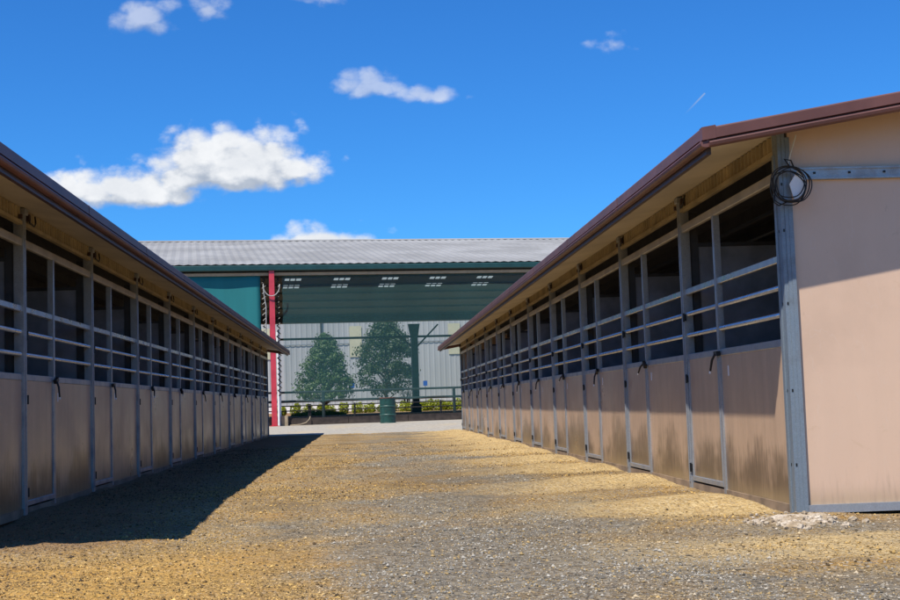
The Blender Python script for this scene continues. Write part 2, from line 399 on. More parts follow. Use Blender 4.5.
# ------------------------------------------------------------------ barns
D = 3.03; NB = 11; L = NB*D+.14; W = 7.4; SL = .168; OV = .66; OG = .44
ZS = 2.868                                                    # soffit height at the wall
def build_barn():
    root = empty('horse_barn', (3.16, 9.52, 0))
    def part(mb, name, mat, parent=None, **k):
        p = parent or root; o = mb.build(name, mat, p, **k); reg(o, p); return o
    # roof (two sheets with ribs), soffits, trim
    xe, ze = -OV, ZS-SL*OV
    mb = MB(); T0 = .045                                       # thickness above soffit plane
    y0, y1 = -OG, L+OG; xm = W/2; zr = ZS+SL*xm
    for sgn in (1, -1):
        fx = (lambda q: q) if sgn == 1 else (lambda q: W-q)
        n = 30
        st = (y1-y0)/ (n*4)
        prof = []
        for i in range(n*4+1):
            yy = y0+st*i; prof.append((yy, .03 if i % 4 in (1, 2) else 0))
        nn = len(prof); b = len(mb.v)
        for q, z in ((xe, ze), (xm, zr)):
            for yy, hh in prof: mb.v.append((fx(q), yy, z+T0+hh))
        for i in range(nn-1):
            f = [b+i, b+i+1, b+nn+i+1, b+nn+i]; mb.f.append(f if sgn == -1 else f[::-1]); mb.mi.append(0)
        mb.prism([(xe, ze+.012), (xm, zr+.012), (xm, zr+T0-.004), (xe, ze+T0-.004)] if sgn == 1 else
                 [(W-xe, ze+.012), (xm, zr+.012), (xm, zr+T0-.004), (W-xe, ze+T0-.004)], (1,0,0), (0,0,1), (0,y0+.01,0), (0,y1-.01,0), 1)
    part(mb, 'roof', [M['browncorr'], M['roofdark']], recalc=True)
    for sgn in (1, -1):
        mb = MB()
        for k in range(12):                                     # soffit sheets with joints
            a, bb = y0+.02+(y1-y0-.04)*k/12, y0+.02+(y1-y0-.04)*(k+1)/12-.004
            P = [(-OV+.02, ze+.003), (.03, ZS+.005), (.03, ZS+.012), (-OV+.02, ze+.011)]
            if sgn == -1: P = [(W-p, q) for p, q in P]
            mb.prism(P, (1,0,0), (0,0,1), (0,a,0), (0,bb,0))
        part(mb, 'soffit', M['soffit'], recalc=True)
    # gutter shaped fascia: flat band, dark groove, rolled lip.  (o outward, z)
    zt = ze+T0+.005
    prof = [(0,.0),(.045,.0),(.05,-.010),(.05,-.082),(.018,-.088),(.018,-.097),(.06,-.102),(.064,-.112),(.058,-.132),(.045,-.140),(.012,-.142),(0,-.136)]
    lip = [(-.035,-.08),(.0,-.08),(.0,-.178),(-.035,-.178)]
    for sgn in (1, -1):
        mb = MB(); out = (-1,0,0) if sgn == 1 else (1,0,0); bx = xe if sgn == 1 else W-xe
        mb.prism(prof, out, (0,0,1), (bx, y0-.04, zt), (bx, y1+.04, zt))
        pr2 = [(o+.0025 if o > .01 else o, q+.0015) for o, q in prof]
        for k in range(1, 11):
            yy = y0+k*3.12; mb.prism(pr2, out, (0,0,1), (bx, yy, zt), (bx, yy+.05, zt))
        mb.prism(lip, out, (0,0,1), (bx, y0+.05, zt), (bx, y1-.05, zt), 1)
        part(mb, 'fascia', [M['brown'], M['browndark']], recalc=True)
    for yy, oy in ((y0, -1), (y1, 1)):
        mb = MB()
        for sgn in (1, -1):
            a = (xe-.002, yy, zt); c = (xm, yy, zt+SL*(xm-xe))
            if sgn == -1: a = (W-a[0], yy, a[2])
            mb.prism(prof, (0,oy,0), (0,0,1), a, c)
        part(mb, 'gable_fascia', M['brown'], recalc=True)
        for sgn in (1, -1):
            mb = MB(); bx = xe if sgn == 1 else W-xe; s = -1 if sgn == 1 else 1
            x0, x1 = sorted((bx+s*.052, bx-s*.05)); ya, yb = sorted((yy+oy*.052, yy-oy*.02))
            mb.prism([(x0, .001), (x1, .001+SL*(x1-x0)*(1 if sgn == 1 else -1)), (x1, -.094+SL*(x1-x0)*(1 if sgn == 1 else 0)), (x0, -.094+(0 if sgn==1 else SL*(x1-x0)))] if sgn == 1 else
                     [(x1, .001), (x0, .001+SL*(x1-x0)), (x0, -.094+SL*(x1-x0)), (x1, -.094)], (1,0,0), (0,0,1), (0,ya,zt), (0,yb,zt))
            part(mb, 'corner_cap', M['brown'], recalc=True)
    # purlins under the roof
    for i in range(7):
        q = .55+i*(W-1.1)/6; z = ZS+SL*min(q, W-q)
        mb = MB(); mb.box(q-.04, q+.04, .2, L-.2, z-.14, z+.008); part(mb, 'purlin', M['steel_dark'])
    # end walls
    for yy, s in ((0, 1), (L, -1)):
        ya, yb = sorted((yy+s*.012, yy+s*.05))
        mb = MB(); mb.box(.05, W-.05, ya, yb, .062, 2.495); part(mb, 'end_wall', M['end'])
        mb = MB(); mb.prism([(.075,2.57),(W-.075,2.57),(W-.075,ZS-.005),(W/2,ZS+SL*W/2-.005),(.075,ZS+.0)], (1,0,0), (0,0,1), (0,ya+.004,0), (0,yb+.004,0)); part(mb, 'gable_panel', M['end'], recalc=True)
        mb = MB(); yc, yd = sorted((yy-s*.022, yy+s*.03))
        mb.box(.08, W-.08, yc, yd, 2.492, 2.582); yc2, yd2 = sorted((yy-s*.034, yy-s*.021))
        mb.box(.08, W-.08, yc2, yd2, 2.567, 2.5815); mb.box(.08, W-.08, yc2, yd2, 2.4925, 2.507)
        for i in range(26): mb.box(.25+i*.27, .268+i*.27, yc2+.004, yd2-.003, 2.533, 2.549, 1)
        part(mb, 'end_beam', [M['galv'], M['black']])
        mb = MB(); yc, yd = sorted((yy-s*.02, yy+s*.03)); mb.box(.079, W-.079, yc, yd, .0, .062); part(mb, 'end_base_channel', M['galv'])
    for cx, s in ((0, 1), (W, -1)):
        for yy, t in ((0, 1), (L, -1)):
            mb = MB(); xa, xb = sorted((cx-s*.012, cx+s*.045)); ya, yb = sorted((yy-t*.014, yy+t*.11)); mb.box(xa, xb, ya, yb, -.08, ZS-.012)
            xa, xb = sorted((cx-s*.022, cx-s*.011)); ya, yb = sorted((yy+t*.065, yy+t*.109)); mb.box(xa, xb, ya, yb, -.08, 2.70)
            xa, xb = sorted((cx+s*.046, cx+s*.078)); ya, yb = sorted((yy-t*.024, yy+t*.02)); mb.box(xa, xb, ya, yb, -.08, ZS-.05)
            xa, xb = sorted((cx+s*.018, cx+s*.0455)); ya, yb = sorted((yy-t*.021, yy-t*.0135)); mb.box(xa, xb, ya, yb, -.08, ZS-.05)
            for zz in (.35, .9, 1.55, 2.1, 2.45):
                xa, xb = sorted((cx+s*.0, cx+s*.012)); ya, yb = sorted((yy-t*.0165, yy-t*.013)); mb.box(xa, xb, ya, yb, zz, zz+.022, 1)
                xa, xb = sorted((cx-s*.014, cx-s*.01)); ya, yb = sorted((yy+t*.04, yy+t*.054)); mb.box(xa, xb, ya, yb, zz, zz+.022, 1)
            part(mb, 'corner_column', [M['galv_blue'], M['black']])
    # header above the stalls
    mb = MB(); n = int((L-.3)/.026); pr = []
    for i in range(n+1): pr.append((.15+i*(L-.3)/n, 0 if i % 4 in (0, 1) else .05))
    b = len(mb.v)
    for z in (2.735, ZS-.002):
        for yy, x in pr: mb.v.append((x+.004, yy, z))
    for i in range(n): mb.f.append([b+i, b+i+1, b+n+1+i+1, b+n+1+i]); mb.mi.append(0)
    part(mb, 'header_panel', M['tan_metal'])
    mb = MB(); mb.box(-.012, .035, .111, L-.111, 2.702, 2.737); part(mb, 'header_angle', M['tan_metal'])
    mb = MB(); mb.box(-.006, .04, .111, L-.111, 2.502, 2.578); part(mb, 'header_tube', simple('header_tube_steel', (.42,.38,.32), .45, .3, .15, 4), bevel=.006)
    mb = MB(); mb.box(.002, .045, .111, L-.111, 1.885, 1.942); part(mb, 'guard_rail', M['galv_bright'], bevel=.006)
    for zz in (1.696, 1.488):
        mb = MB(); mb.tube([(.022, .111, zz), (.022, L-.111, zz)], .0215, 14); part(mb, 'guard_rail', M['galv_bright'], smooth=False)
        for p in CH[root.name][-1].data.polygons: p.use_smooth = len(p.vertices) == 4
    mb = MB(); mb.box(.001, .042, .111, L-.111, 1.243, 1.303); part(mb, 'sill_rail', M['galv'], bevel=.004)
    mb = MB(); mb.box(-.004, .045, .111, L-.111, -.02, .058); part(mb, 'base_board', simple('dusty_base_board', (.24,.17,.11), .75, 0, .3, 4))
    # repeated bay pieces
    for k in range(NB):
        y = .07+k*D
        if k == 0:
            mb = MB(); mb.box(.008, .03, .10, 1.90, .058, 1.243); wp = part(mb, 'wall_panel', M['panel'])
            mb = MB(); mb.box(-.008, .05, 1.886, 1.944, .02, 2.504)
            mb.box(-.010, .052, 1.88, 1.95, 2.36, 2.362); dp = part(mb, 'door_post', M['galv'], bevel=.003)
            mb = MB(); mb.box(.004, .028, 1.952, 3.04, .10, 1.243); dr = part(mb, 'stall_door', M['panel'])
            mb = MB()
            mb.box(-.012, .03, 1.953, 3.04, .075, .122); mb.box(-.010, .012, 1.955, 1.978, .122, 1.243); mb.box(-.010, .012, 3.012, 3.036, .122, 1.24)
            reg(mb.build('door_frame', M['galv'], dr, bevel=.003), dr)
            for zz in (.16, 1.02, 1.62):
                mb = MB(); mb.tube([(-.026, 3.046, zz), (-.026, 3.046, zz+.085)], .010, 8); mb.box(-.024, .0, 3.036, 3.056, zz+.01, zz+.075); reg(mb.build('hinge', M['black'], dr), dr)
            mb = MB(); mb.box(-.03, .005, -.055, .05, -.02, .022)
            mb.tube([(-.022, .02, .0), (-.045, .05, -.055), (-.055, .085, -.15)], [.011, .011, .009], 8); mb.tube([(-.0555, .087, -.152), (-.057, .094, -.172)], .0095, 8, 1)
            lt = mb.build('latch_handle', [M['black'], M['white']], dr, loc=(-.012, 1.915, 1.262)); reg(lt, dr)
            mb = MB(); mb.box(.0055, .009, 1.66, 1.69, 1.06, 1.15); tg = part(mb, 'tag_plate', M['white'])
            mb = MB(); mb.box(-.035, .0035, 2.92, 2.965, 2.76, 2.825); bk = part(mb, 'bracket', M['browndark'])
            mb = MB(); mb.box(-.03, .0035, 3.20, 3.23, 2.75, 2.79); b2 = part(mb, 'bracket', M['browndark'])
            mb = MB(); mb.tube([(-.03, 2.96, 2.75), (-.05, 2.86, 2.72), (-.045, 2.78, 2.76), (-.03, 2.75, 2.83)], .008, 6); b3 = part(mb, 'cable_loop', M['black'])
            src = [wp, dp, dr, tg, bk, b2, b3]
        else:
            for s in src:
                c = copy_tree(s, root); c.location.y = k*D; reg(c, root)
                for ch in CH.get(c.name, []):
                    if ch.name.startswith('latch'): ch.rotation_euler.x = random.uniform(-.5, .75)
                if s is tg: c.location.z = random.uniform(-.03, .03); c.location.y += random.uniform(-.06, .06)
        if k == 0: continue
        if k == 1:
            mb = MB(); mb.box(-.022, .075, y-.045, y+.045, -.08, ZS-.004); mb.box(-.030, -.0215, y-.012, y+.012, .06, 2.86)
            mb.box(-.04, .03, y-.055, y+.055, 2.80, 2.855)
            po = part(mb, 'post', M['galv'], bevel=.003); py = y
            mb = MB(); mb.box(.11, W/2-.05, y-.018, y+.018, .05, 2.36); pa = part(mb, 'stall_partition', M['inner'])
            mb = MB(); mb.box(.08, .16, y-.028, y+.028, .0, 2.7); mb.box(W/2-.06, W/2+.0, y-.03, y+.03, 0, 3.3); mb.box(.16, W/2-.06, y-.027, y+.027, 2.36, 2.40); pf = part(mb, 'partition_frame', M['steel_dark'])
        else:
            for s in (po, pa, pf):
                c = s.copy(); COL.objects.link(c); c.parent = root; c.location.y = y-py; reg(c, root)
    mb = MB(); mb.box(W/2+.02, W/2+.05, .1, L-.1, .0, 2.4); part(mb, 'centre_partition', M['inner'])
    # the far long side: plain low wall, posts, header
    mb = MB(); mb.box(W-.03, W-.008, .16, L-.16, .0, 1.24); part(mb, 'rear_wall', M['panel'])
    mb = MB(); mb.box(W-.05, W, .16, L-.16, 2.50, 2.58); mb.box(W-.05, W, .16, L-.16, 1.245, 1.30); part(mb, 'rear_rail', M['galv'])
    for k in range(1, NB):
        if k == 1:
            mb = MB(); mb.box(W-.07, W+.01, .07+k*D-.04, .07+k*D+.04, 0, ZS-.01); rp = part(mb, 'rear_post', M['galv'])
        else:
            c = rp.copy(); COL.objects.link(c); c.parent = root; c.location.y = (k-1)*D; reg(c, root)
    return root
barn = build_barn()
tag(barn, 'tan horse barn on the right with its sunlit end wall and half sunlit stall fronts', 'barn', 'facing rows of horse stalls')
barn2 = copy_tree(barn)
barn2.location = (-3.18, 9.52+L-.25, 0); barn2.rotation_euler = (0, 0, pi)
tag(barn2, 'tan horse barn on the left with its stall fronts all in shade', 'barn', 'facing rows of horse stalls')

# coil of cable hung on the right barn's corner column
def coil():
    c = empty('cable_coil', (3.205, 9.44, 2.47))
    mb = MB(); rnd = random.Random(3)
    for i in range(6):
        r = .108+.04*rnd.random(); cx, cz = rnd.uniform(-.025, .03), -.03+rnd.uniform(-.025, .02); ph = rnd.random()
        mb.tube([(cx+r*cos(a)*(1+.05*sin(3*a+ph)), -.012*i*.6-.008+.012*sin(a*2+ph), cz+r*sin(a)*(1.0+.04*cos(2*a+ph))) for a in [2*pi*j/40 for j in range(40)]], .0046, 6, closed=True)
    mb.tube([(.0,-.01,.12), (-.03,.0,.17), (.02,.0,.16), (.03,-.03,.10)], .006, 6)
    mb.tube([(-.12,-.02,-.06), (-.135,-.03,-.16), (-.10,-.03,-.185), (-.04,-.03,-.16)], .006, 6)
    mb.build('cable', M['black'], c, smooth=True)
    mb = MB(); mb.prism([(0,0)]+[(.13*cos(a), .13*sin(a)) for a in [radians(-75+i*12) for i in range(12)]], (1,0,0), (0,0,1), (.0,.0,-.02), (.0,.012,-.02))
    mb.build('reel_plate', M['white'], c, recalc=True)
    mb = MB(); mb.tube([(.0,.01,.13), (.025,.012,.22), (.075,.02,.355)], .006, 6); mb.build('drop_wire', M['rope'], c)
    tag(c, 'coil of black cable with white plate hung at the top of the galvanised corner column', 'cable')
coil()

# broken concrete footing under the corner
def rough_lump(name, cx, cy, sx, sy, h, seed, mat, label, cat):
    mb = MB(); n = 46; base = len(mb.v)
    for j in range(n+1):
        for i in range(n+1):
            u, v = 2*i/n-1, 2*j/n-1; x, y = cx+u*sx, cy+v*sy
            r = sqrt(u*u+v*v)+.35*noise.noise(Vector((u*2, v*2, seed)))
            e = 1-sstep(.45, .95, r)
            z = gz(x, y)-.05+e*(.05+h*(.35+.9*noise.fractal(Vector((x*5, y*5, seed)), 1, 2, 5)+.5*abs(noise.noise(Vector((x*16, y*16, seed))))))
            mb.v.append((x, y, z))
    for j in range(n):
        for i in range(n):
            q = j*(n+1)+i; mb.f.append([q, q+1, q+n+2, q+n+1]); mb.mi.append(0)
    rnd = random.Random(8)
    for i in range(120):                                        # broken chunks lying in it
        u, v = rnd.gauss(0, .42), rnd.gauss(0, .42)
        if u*u+v*v > 1: continue
        x, y = cx+u*sx, cy+v*sy; r = .007+.017*rnd.random()**2; b = len(mb.v); a0 = rnd.random()*6.28; zz = gz(x, y)+h*.4
        for lv, (q, hh) in enumerate(((1, -.6), (1.05, .25), (.55, .85))):
            for k in range(6): mb.v.append((x+r*q*1.3*cos(a0+k*1.047)*rnd.uniform(.75, 1.2), y+r*q*sin(a0+k*1.047)*rnd.uniform(.75, 1.2), zz+r*hh*rnd.uniform(.7, 1.2)))
        for lv in (0, 6):
            for k in range(6): mb.f.append([b+lv+k, b+lv+(k+1) % 6, b+lv+6+(k+1) % 6, b+lv+6+k]); mb.mi.append(0)
        mb.f.append([b+12+k for k in range(6)]); mb.mi.append(0)
    o = mb.build(name, mat); tag(o, label, cat); return o
rough_lump('concrete_footing', 2.95, 8.92, .46, .60, .028, 5.1, M['concrete'], 'pale crumbling concrete patch at the foot of the right barn corner column', 'footing')

# ------------------------------------------------------------------ arena
def arena():
    root = empty('covered_arena', AO, AR)
    Hn = 14.5; ZE = 6.55; SLP = .19; U0, U1 = -34., 52.; ov = .4
    mb = MB()                                                  # corrugated sheets
    st = .175; n = int((U1-U0)/st)
    for sgn in (0, 1):
        b = len(mb.v)
        for q, z in ((-ov, ZE-SLP*ov), (Hn, ZE+SLP*Hn)):
            qq = q if sgn == 0 else 2*Hn-q
            for i in range(n+1): mb.v.append((U0+i*st, qq, z+.09+(.03 if i % 2 == 0 else 0)))
        for i in range(n):
            f = [b+i, b+i+1, b+n+1+i+1, b+n+1+i]; mb.f.append(f if sgn == 0 else f[::-1]); mb.mi.append(0)
    rf = mb.build('roof', M['silver'], root)
    mb = MB(); i = U0                                          # ridge cap in pieces
    mb.prism([(-.35,-.0665),(0,.03),(.35,-.0665),(.35,-.0465),(0,.05),(-.35,-.0465)], (0,1,0), (0,0,1), (U0,Hn,ZE+SLP*Hn+.115), (U1,Hn,ZE+SLP*Hn+.115)); mb.build('ridge_cap', M['silver'], rf, recalc=True)
    # ceiling lining of both slopes with openings left for skylights in the far slope
    sky_u = [(2.02+k*2.75) for k in range(-9, 14)]
    rows = [(20.6, 21.35), (22.1, 22.85)]
    def cz(q): return ZE+SLP*(q if q < Hn else 2*Hn-q)
    mb = MB()
    mb.add([(U0,-.38,cz(-.38)),(U1,-.38,cz(-.38)),(U1,Hn,cz(Hn)),(U0,Hn,cz(Hn))], [(0,1,2,3)])
    segs = [Hn]+[v for r in rows for v in r]+[2*Hn+.6]
    for i in range(len(segs)-1):
        a, bq = segs[i], segs[i+1]
        if (a, bq) in rows:
            e = U0
            for u in sky_u:
                mb.add([(e,a,cz(a)),(u,a,cz(a)),(u,bq,cz(bq)),(e,bq,cz(bq))], [(0,1,2,3)]); e = u+.95
            mb.add([(e,a,cz(a)),(U1,a,cz(a)),(U1,bq,cz(bq)),(e,bq,cz(bq))], [(0,1,2,3)])
        else:
            mb.add([(U0,a,cz(a)),(U1,a,cz(a)),(U1,bq,cz(bq)),(U0,bq,cz(bq))], [(0,1,2,3)])
    mb.build('ceiling', M['ceiling'], root)
    # the roof sheet itself is cut over the skylights
    me = rf.data
    import bmesh
    bm = bmesh.new(); bm.from_mesh(me)
    for a, bq in rows:
        for q in (a, bq):
            bmesh.ops.bisect_plane(bm, geom=bm.verts[:]+bm.edges[:]+bm.faces[:], plane_co=(0,q,0), plane_no=(0,1,0))
    for u in sky_u:
        for uu in (u, u+.95):
            bmesh.ops.bisect_plane(bm, geom=bm.verts[:]+bm.edges[:]+bm.faces[:], plane_co=(uu,0,0), plane_no=(1,0,0))
    dead = []
    for f in bm.faces:
        c = f.calc_center_median()
        if any(a < c.y < bq for a, bq in rows) and any(u < c.x < u+.95 for u in sky_u): dead.append(f)
    bmesh.ops.delete(bm, geom=dead, context='FACES'); bm.to_mesh(me); bm.free()
    first = None
    for a, bq in rows:
        for u in sky_u:
            if not -3 < u < 14: continue
            mb = MB(); zz = [cz(a)+.03, cz(bq)+.03]
            mb.add([(u,a,zz[0]),(u+.95,a,zz[0]),(u+.95,bq,zz[1]),(u,bq,zz[1])], [(0,1,2,3)]); sk = mb.build('skylight', M['skylight'], root)
            for k in (1, 2):
                mb = MB(); x0 = u+k*.317-.03; mb.prism([(a,zz[0]-.03),(bq,zz[1]-.03),(bq,zz[1]-.004),(a,zz[0]-.004)], (0,1,0), (0,0,1), (x0,0,0), (x0+.06,0,0)); mb.build('glazing_bar', M['ceiling'], sk, recalc=True)
    for i in range(9):                                         # purlins along the far slope
        q = Hn+1.2+i*1.62; mb = MB(); mb.box(U0, U1, q-.04, q+.04, cz(q)-.07, cz(q)-.01); mb.build('purlin', simple('purlin_paint', (.17,.19,.19), .6), root) if i == 0 else mb.build('purlin', bpy.data.materials['purlin_paint'], root)
    for q, name in ((0, 'near'), (2*Hn, 'far')):
        s = -1 if q == 0 else 1
        mb = MB(); ya, yb = sorted((q+s*.40, q+s*.58)); mb.box(U0, U1, ya, yb, ZE-.25, ZE-.03); mb.build('gutter', M['green_trim'], root, bevel=.03)
        mb = MB(); mb.box(U0, U1, q+(-.38 if q == 0 else .28), q+(-.28 if q == 0 else .38), ZE-.42, ZE-.31); mb.build('eave_purlin', M['beige_line'], root)
        mb = MB(); mb.box(U0, U1, q-.1, q+.1, ZE-.38, ZE-.02); mb.build('eave_beam', M['steel_dark'], root)
        if q: 
            mb = MB(); mb.tube([(U0, q-.1, 5.15), (U1, q-.1, 5.15)], .07, 8); mb.build('tie_rail', M['pipe_green'], root)
    for k in range(-3, 5):                                      # red columns along the front, green ones behind
        mb = MB(); u = k*12.5; z0 = gz(*aw(u, -.42).xy)
        mb.box(u-.10, u+.10, -.52, -.50, z0, ZE-.25); mb.box(u-.10, u+.10, -.36, -.34, z0, ZE-.25); mb.box(u-.02, u+.02, -.50, -.36, z0, ZE-.25)
        mb.box(u-.18, u+.18, -.6, -.26, z0-.1, z0+.03)
        mb.build('column', M['red'], root)
        mb = MB(); u = 10.62+(k-1)*12.5; q = 2*Hn; z0 = gz(*aw(u, q).xy)
        mb.box(u-.2, u+.2, q-.2, q+.2, z0-.1, 5.9); mb.box(u-.3, u+.3, q-.28, q+.28, z0-.1, z0+.5)
        mb.prism([(-.2,5.0),(.2,5.0),(.36,5.95),(-.36,5.95)], (1,0,0), (0,0,1), (u,q-.15,0), (u,q+.15,0))
        for s in (-1, 1): mb.tube([(u+s*.2, q, 4.55), (u+s*1.55, q, 5.9)], .05, 8)
        mb.build('column', M['pipe_green'], root)
    tag(root, 'large open sided arena with silver ribbed roof, green gutter and red front column', 'arena')
    # lit sags in the shade mesh
    def sheet(name, u0, u1, zt, zb, mat, label, off, loosew):
        m = MB(); nu, nz = 46, 16
        for j in range(nz+1):
            for i in range(nu+1):
                fu, fz = i/nu, j/nz; u = u0+(u1-u0)*fu; z = zt+(zb-zt)*fz
                sag = .06*sin(fu*9+fz*2)+.05*sin(fu*23+1)+.10*fz*sin(fu*4+.5)
                edge = 0
                if i == 0: edge = loosew*abs(sin(fz*26))
                if i == nu: edge = -loosew*abs(sin(fz*26+1))
                m.v.append(tuple(aw(u+edge, off+.05*sag*4, z+(.05*sin(fu*40) if j == nz else 0))))
        for j in range(nz):
            for i in range(nu):
                b = j*(nu+1)+i; m.f.append([b, b+1, b+nu+2, b+nu+1]); m.mi.append(0)
        o = m.build(name, mat, smooth=True); sm = o.modifiers.new('thick', 'SOLIDIFY'); sm.thickness = .004
        if name == 'shade_mesh': o.modifiers.remove(sm)
        tag(o, label, 'screen', 'green screens hung along the arena front'); return o
    sheet('shade_mesh', .40, 12.2, 6.2, 1.17, M['mesh'], 'see-through dark green mesh screen hung right of the red column', -.30, .03)
    sheet('shade_cloth', -9.0, -.42, 6.2, 1.17, M['cloth'], 'solid bright teal shade cloth hung left of the red column', -.30, .03)
    # lacing ropes either side of the red column, and a hose loop
    for u, du, lab in ((-.30, .12, 'dark zigzag lacing rope on the left side of the red column'), (.24, .10, 'dark zigzag lacing rope on the right side of the red column')):
        m = MB(); pts = []
        N = 44
        for i in range(N+1): pts.append(aw(u+(du*.5 if i % 2 else -du*.5)+.02*random.uniform(-1, 1), -.36+.02*(i % 2), 6.05-i*(6.05-1.4)/N))
        m.tube(pts, .034, 6); tag(m.build('lacing_rope', M['black']), lab, 'rope')
    m = MB(); pts = [aw(-.12+.0*a, -.17, 3.0+.0*a) for a in ()]
    pts = [aw(-.26, -.56, 3.4), aw(-.25, -.56, 4.2), aw(-.24, -.56, 4.9), aw(-.33, -.58, 5.5)] + [aw(-.02+.32*cos(radians(a)), -.6, 5.72+.42*sin(radians(a))) for a in range(170, 380, 15)]
    m.tube(pts, .02, 8); tag(m.build('hose', simple('grey_hose', (.33,.32,.30), .7), smooth=True), 'pale hose looped around the top of the red column', 'hose')
    m = MB(); m.tube([aw(.23, .05, .2), aw(.23, .05, 4.0)], .075, 12); tag(m.build('drain_pipe', M['white']), 'white upright pipe just behind the red column', 'pipe')
arena()

# fence along the arena front and board below
def fence():
    root = empty('pipe_fence', aw(.3, .25))
    def loc(o): return o
    z0 = .25
    def rail(z, r, mat):
        m = MB(); a, b = aw(-12, .25, z), aw(24, .25, z+.0); m.tube([a-root.location, b-root.location], r, 8)
        m.build('rail', mat, root)
    rail(1.53, .042, M['pipe_green']); rail(1.17, .05, M['pipe_green']); rail(.99, .022, M['pipe_black']); rail(.80, .022, M['pipe_black'])
    for i in range(-4, 9):
        u = 1.98+i*5.3; m = MB(); m.tube([aw(u, .25, z0-.1)-root.location, aw(u, .25, 1.53)-root.location], .06, 8); m.build('post', M['pipe_green'], root)
        for du in (-.52, 1.25, 4.72 if i else 4.75):
            if du == -.52 and i > 0: continue
            m = MB(); m.tube([aw(u+du, .3, z0-.1)-root.location, aw(u+du, .3, 1.05)-root.location], .035, 8); m.build('stake', M['pipe_black'], root)
    tag(root, 'dark pipe rail fence across the open front of the arena', 'fence')
    m = MB()
    for s in range(-6, 12):
        a, b = aw(s*2.4+.55, .1), aw(s*2.4+2.93, .1); m.prism([(-.05,-.15),(.05,-.15),(.05,.29),(-.05,.29)], AN, (0,0,1), a+Vector((0,0,gz(*a.xy))), b+Vector((0,0,gz(*b.xy))))
    tag(m.build('kick_board', M['kerb'], recalc=True), 'low dark timber board along the ground below the arena fence', 'board')
    m = MB(); p = aw(.42, -.1); m.box(p.x-.13, p.x+.13, p.y-.12, p.y+.12, .1, .62); tag(m.build('stub_post', simple('weathered_timber', (.30,.24,.16), .8, 0, .2, 8), bevel=.015), 'short pale timber stub post beside the red column base', 'post')
    m = MB(); pts = [aw(1.1+.02*i, -.05, .3)-Vector((0,.0,0)) for i in ()]
    pts = [aw(.62, -.15, .24), aw(1.0, -.2, .26), aw(1.25, -.12, .33), aw(1.38, -.06, .45), aw(1.42, -.02, .56)]
    m.tube(pts, .02, 8); tag(m.build('bent_pipe', bpy.data.materials['weathered_timber'], smooth=True), 'pale bent hose end lying against the dark timber board', 'hose')
fence()

def drum():
    c = Vector((.82, 50.0, gz(.82, 50.0))); root = empty('oil_drum', c)
    R = .30; H = .97; pr = [(R-.01,0),(R+.008,.005),(R+.008,.02),(R,.03)]
    for k in range(1, 3):
        zc = H*k/3
        pr += [(R,zc-.03),(R+.014,zc-.012),(R+.014,zc+.012),(R,zc+.03)]
    pr += [(R,H-.03),(R+.008,H-.02),(R+.008,H),(R-.01,H),(R-.012,H-.06),(.0,H-.06)]
    m = MB(); m.lathe(pr, 40); m.build('shell', M['drum'], root, smooth=False)
    m = MB(); m.lathe([(R-.014,H-.02),(R+.013,H-.018),(R+.013,H+.006),(R-.014,H+.008)], 40); m.build('rim', M['rust'], root)
    for k in range(1, 3):
        m = MB(); m.lathe([(R+.002,H*k/3-.014),(R+.017,H*k/3-.006),(R+.017,H*k/3+.006),(R+.002,H*k/3+.014)], 40); m.build('hoop', simple('faded_green_hoop', (.06,.16,.14), .5), root) if k == 1 else m.build('hoop', bpy.data.materials['faded_green_hoop'], root)
    tag(root, 'dark green steel drum with rusty rim standing on the gravel road', 'drum')
drum()

# ------------------------------------------------------------------ beyond the arena
def leaf_quads(mb, pts, size, rnd, c=None):
    for p in pts:
        s = size*rnd.uniform(.6, 1.35)
        n = Vector((rnd.gauss(0,1), rnd.gauss(0,1), rnd.gauss(0,1)+.5)).normalized()
        if c is not None: n = ((p-c).normalized()*1.1+n*.6).normalized()
        a = n.orthogonal().normalized(); b = n.cross(a)
        an = rnd.random()*6.28; a, b = a*cos(an)+b*sin(an), b*cos(an)-a*sin(an)
        mb.add([p-a*s*.5, p+b*s*.32, p+a*s*.5+n*s*.12, p-b*s*.32], [(0,1,2,3)])
def tree(px, py, H, prof, trunk_r, nclump, seed, mat, label, clear, lean=0):
    """prof(t) gives crown radius for t in 0..1 from crown base to tip"""
    rnd = random.Random(seed); z0 = gz(px, py); root = empty('broadleaf_tree', (px, py, z0)); clear *= H
    tr = MB(); pts = [(lean*.02*i*sin(i), 0.03*sin(i*1.3), -.1+(H*.93+.1)*i/9) for i in range(10)]
    tr.tube(pts, [trunk_r*(1-.09*i) for i in range(10)], 8)
    cl = MB(); limbs = []
    for i in range(nclump):
        t = rnd.random()**.85; R = prof(t)*(.25+.82*sqrt(rnd.random())); a = rnd.random()*6.28
        c = Vector((R*cos(a), R*sin(a), clear+(H-clear)*t)); limbs.append((t, R, a, c))
        k = int(36*(.6+rnd.random())); sz = .30*H/6*rnd.uniform(.55, 1.0)
        leaf_quads(cl, [c+Vector((rnd.gauss(0,1)*sz, rnd.gauss(0,1)*sz, rnd.gauss(0,1)*sz*.7)) for _ in range(k)], .19, rnd, c-Vector((0,0,sz*.5)))
    for t, R, a, c in limbs[::4]:
        zs = max(clear*.55, c.z-R*.75); tr.tube([(0,0,zs), tuple(c*.5+Vector((0,0,zs*.5+.05)) - Vector((0,0,.0))), tuple(c)], [trunk_r*.34, trunk_r*.2, .008], 5)
    tr.build('trunk', M['bark'], root, smooth=True); cl.build('crown', mat, root)
    tag(root, label, 'tree', 'trees beyond the arena'); return root
def at(px, Y): return PX(px, Y)
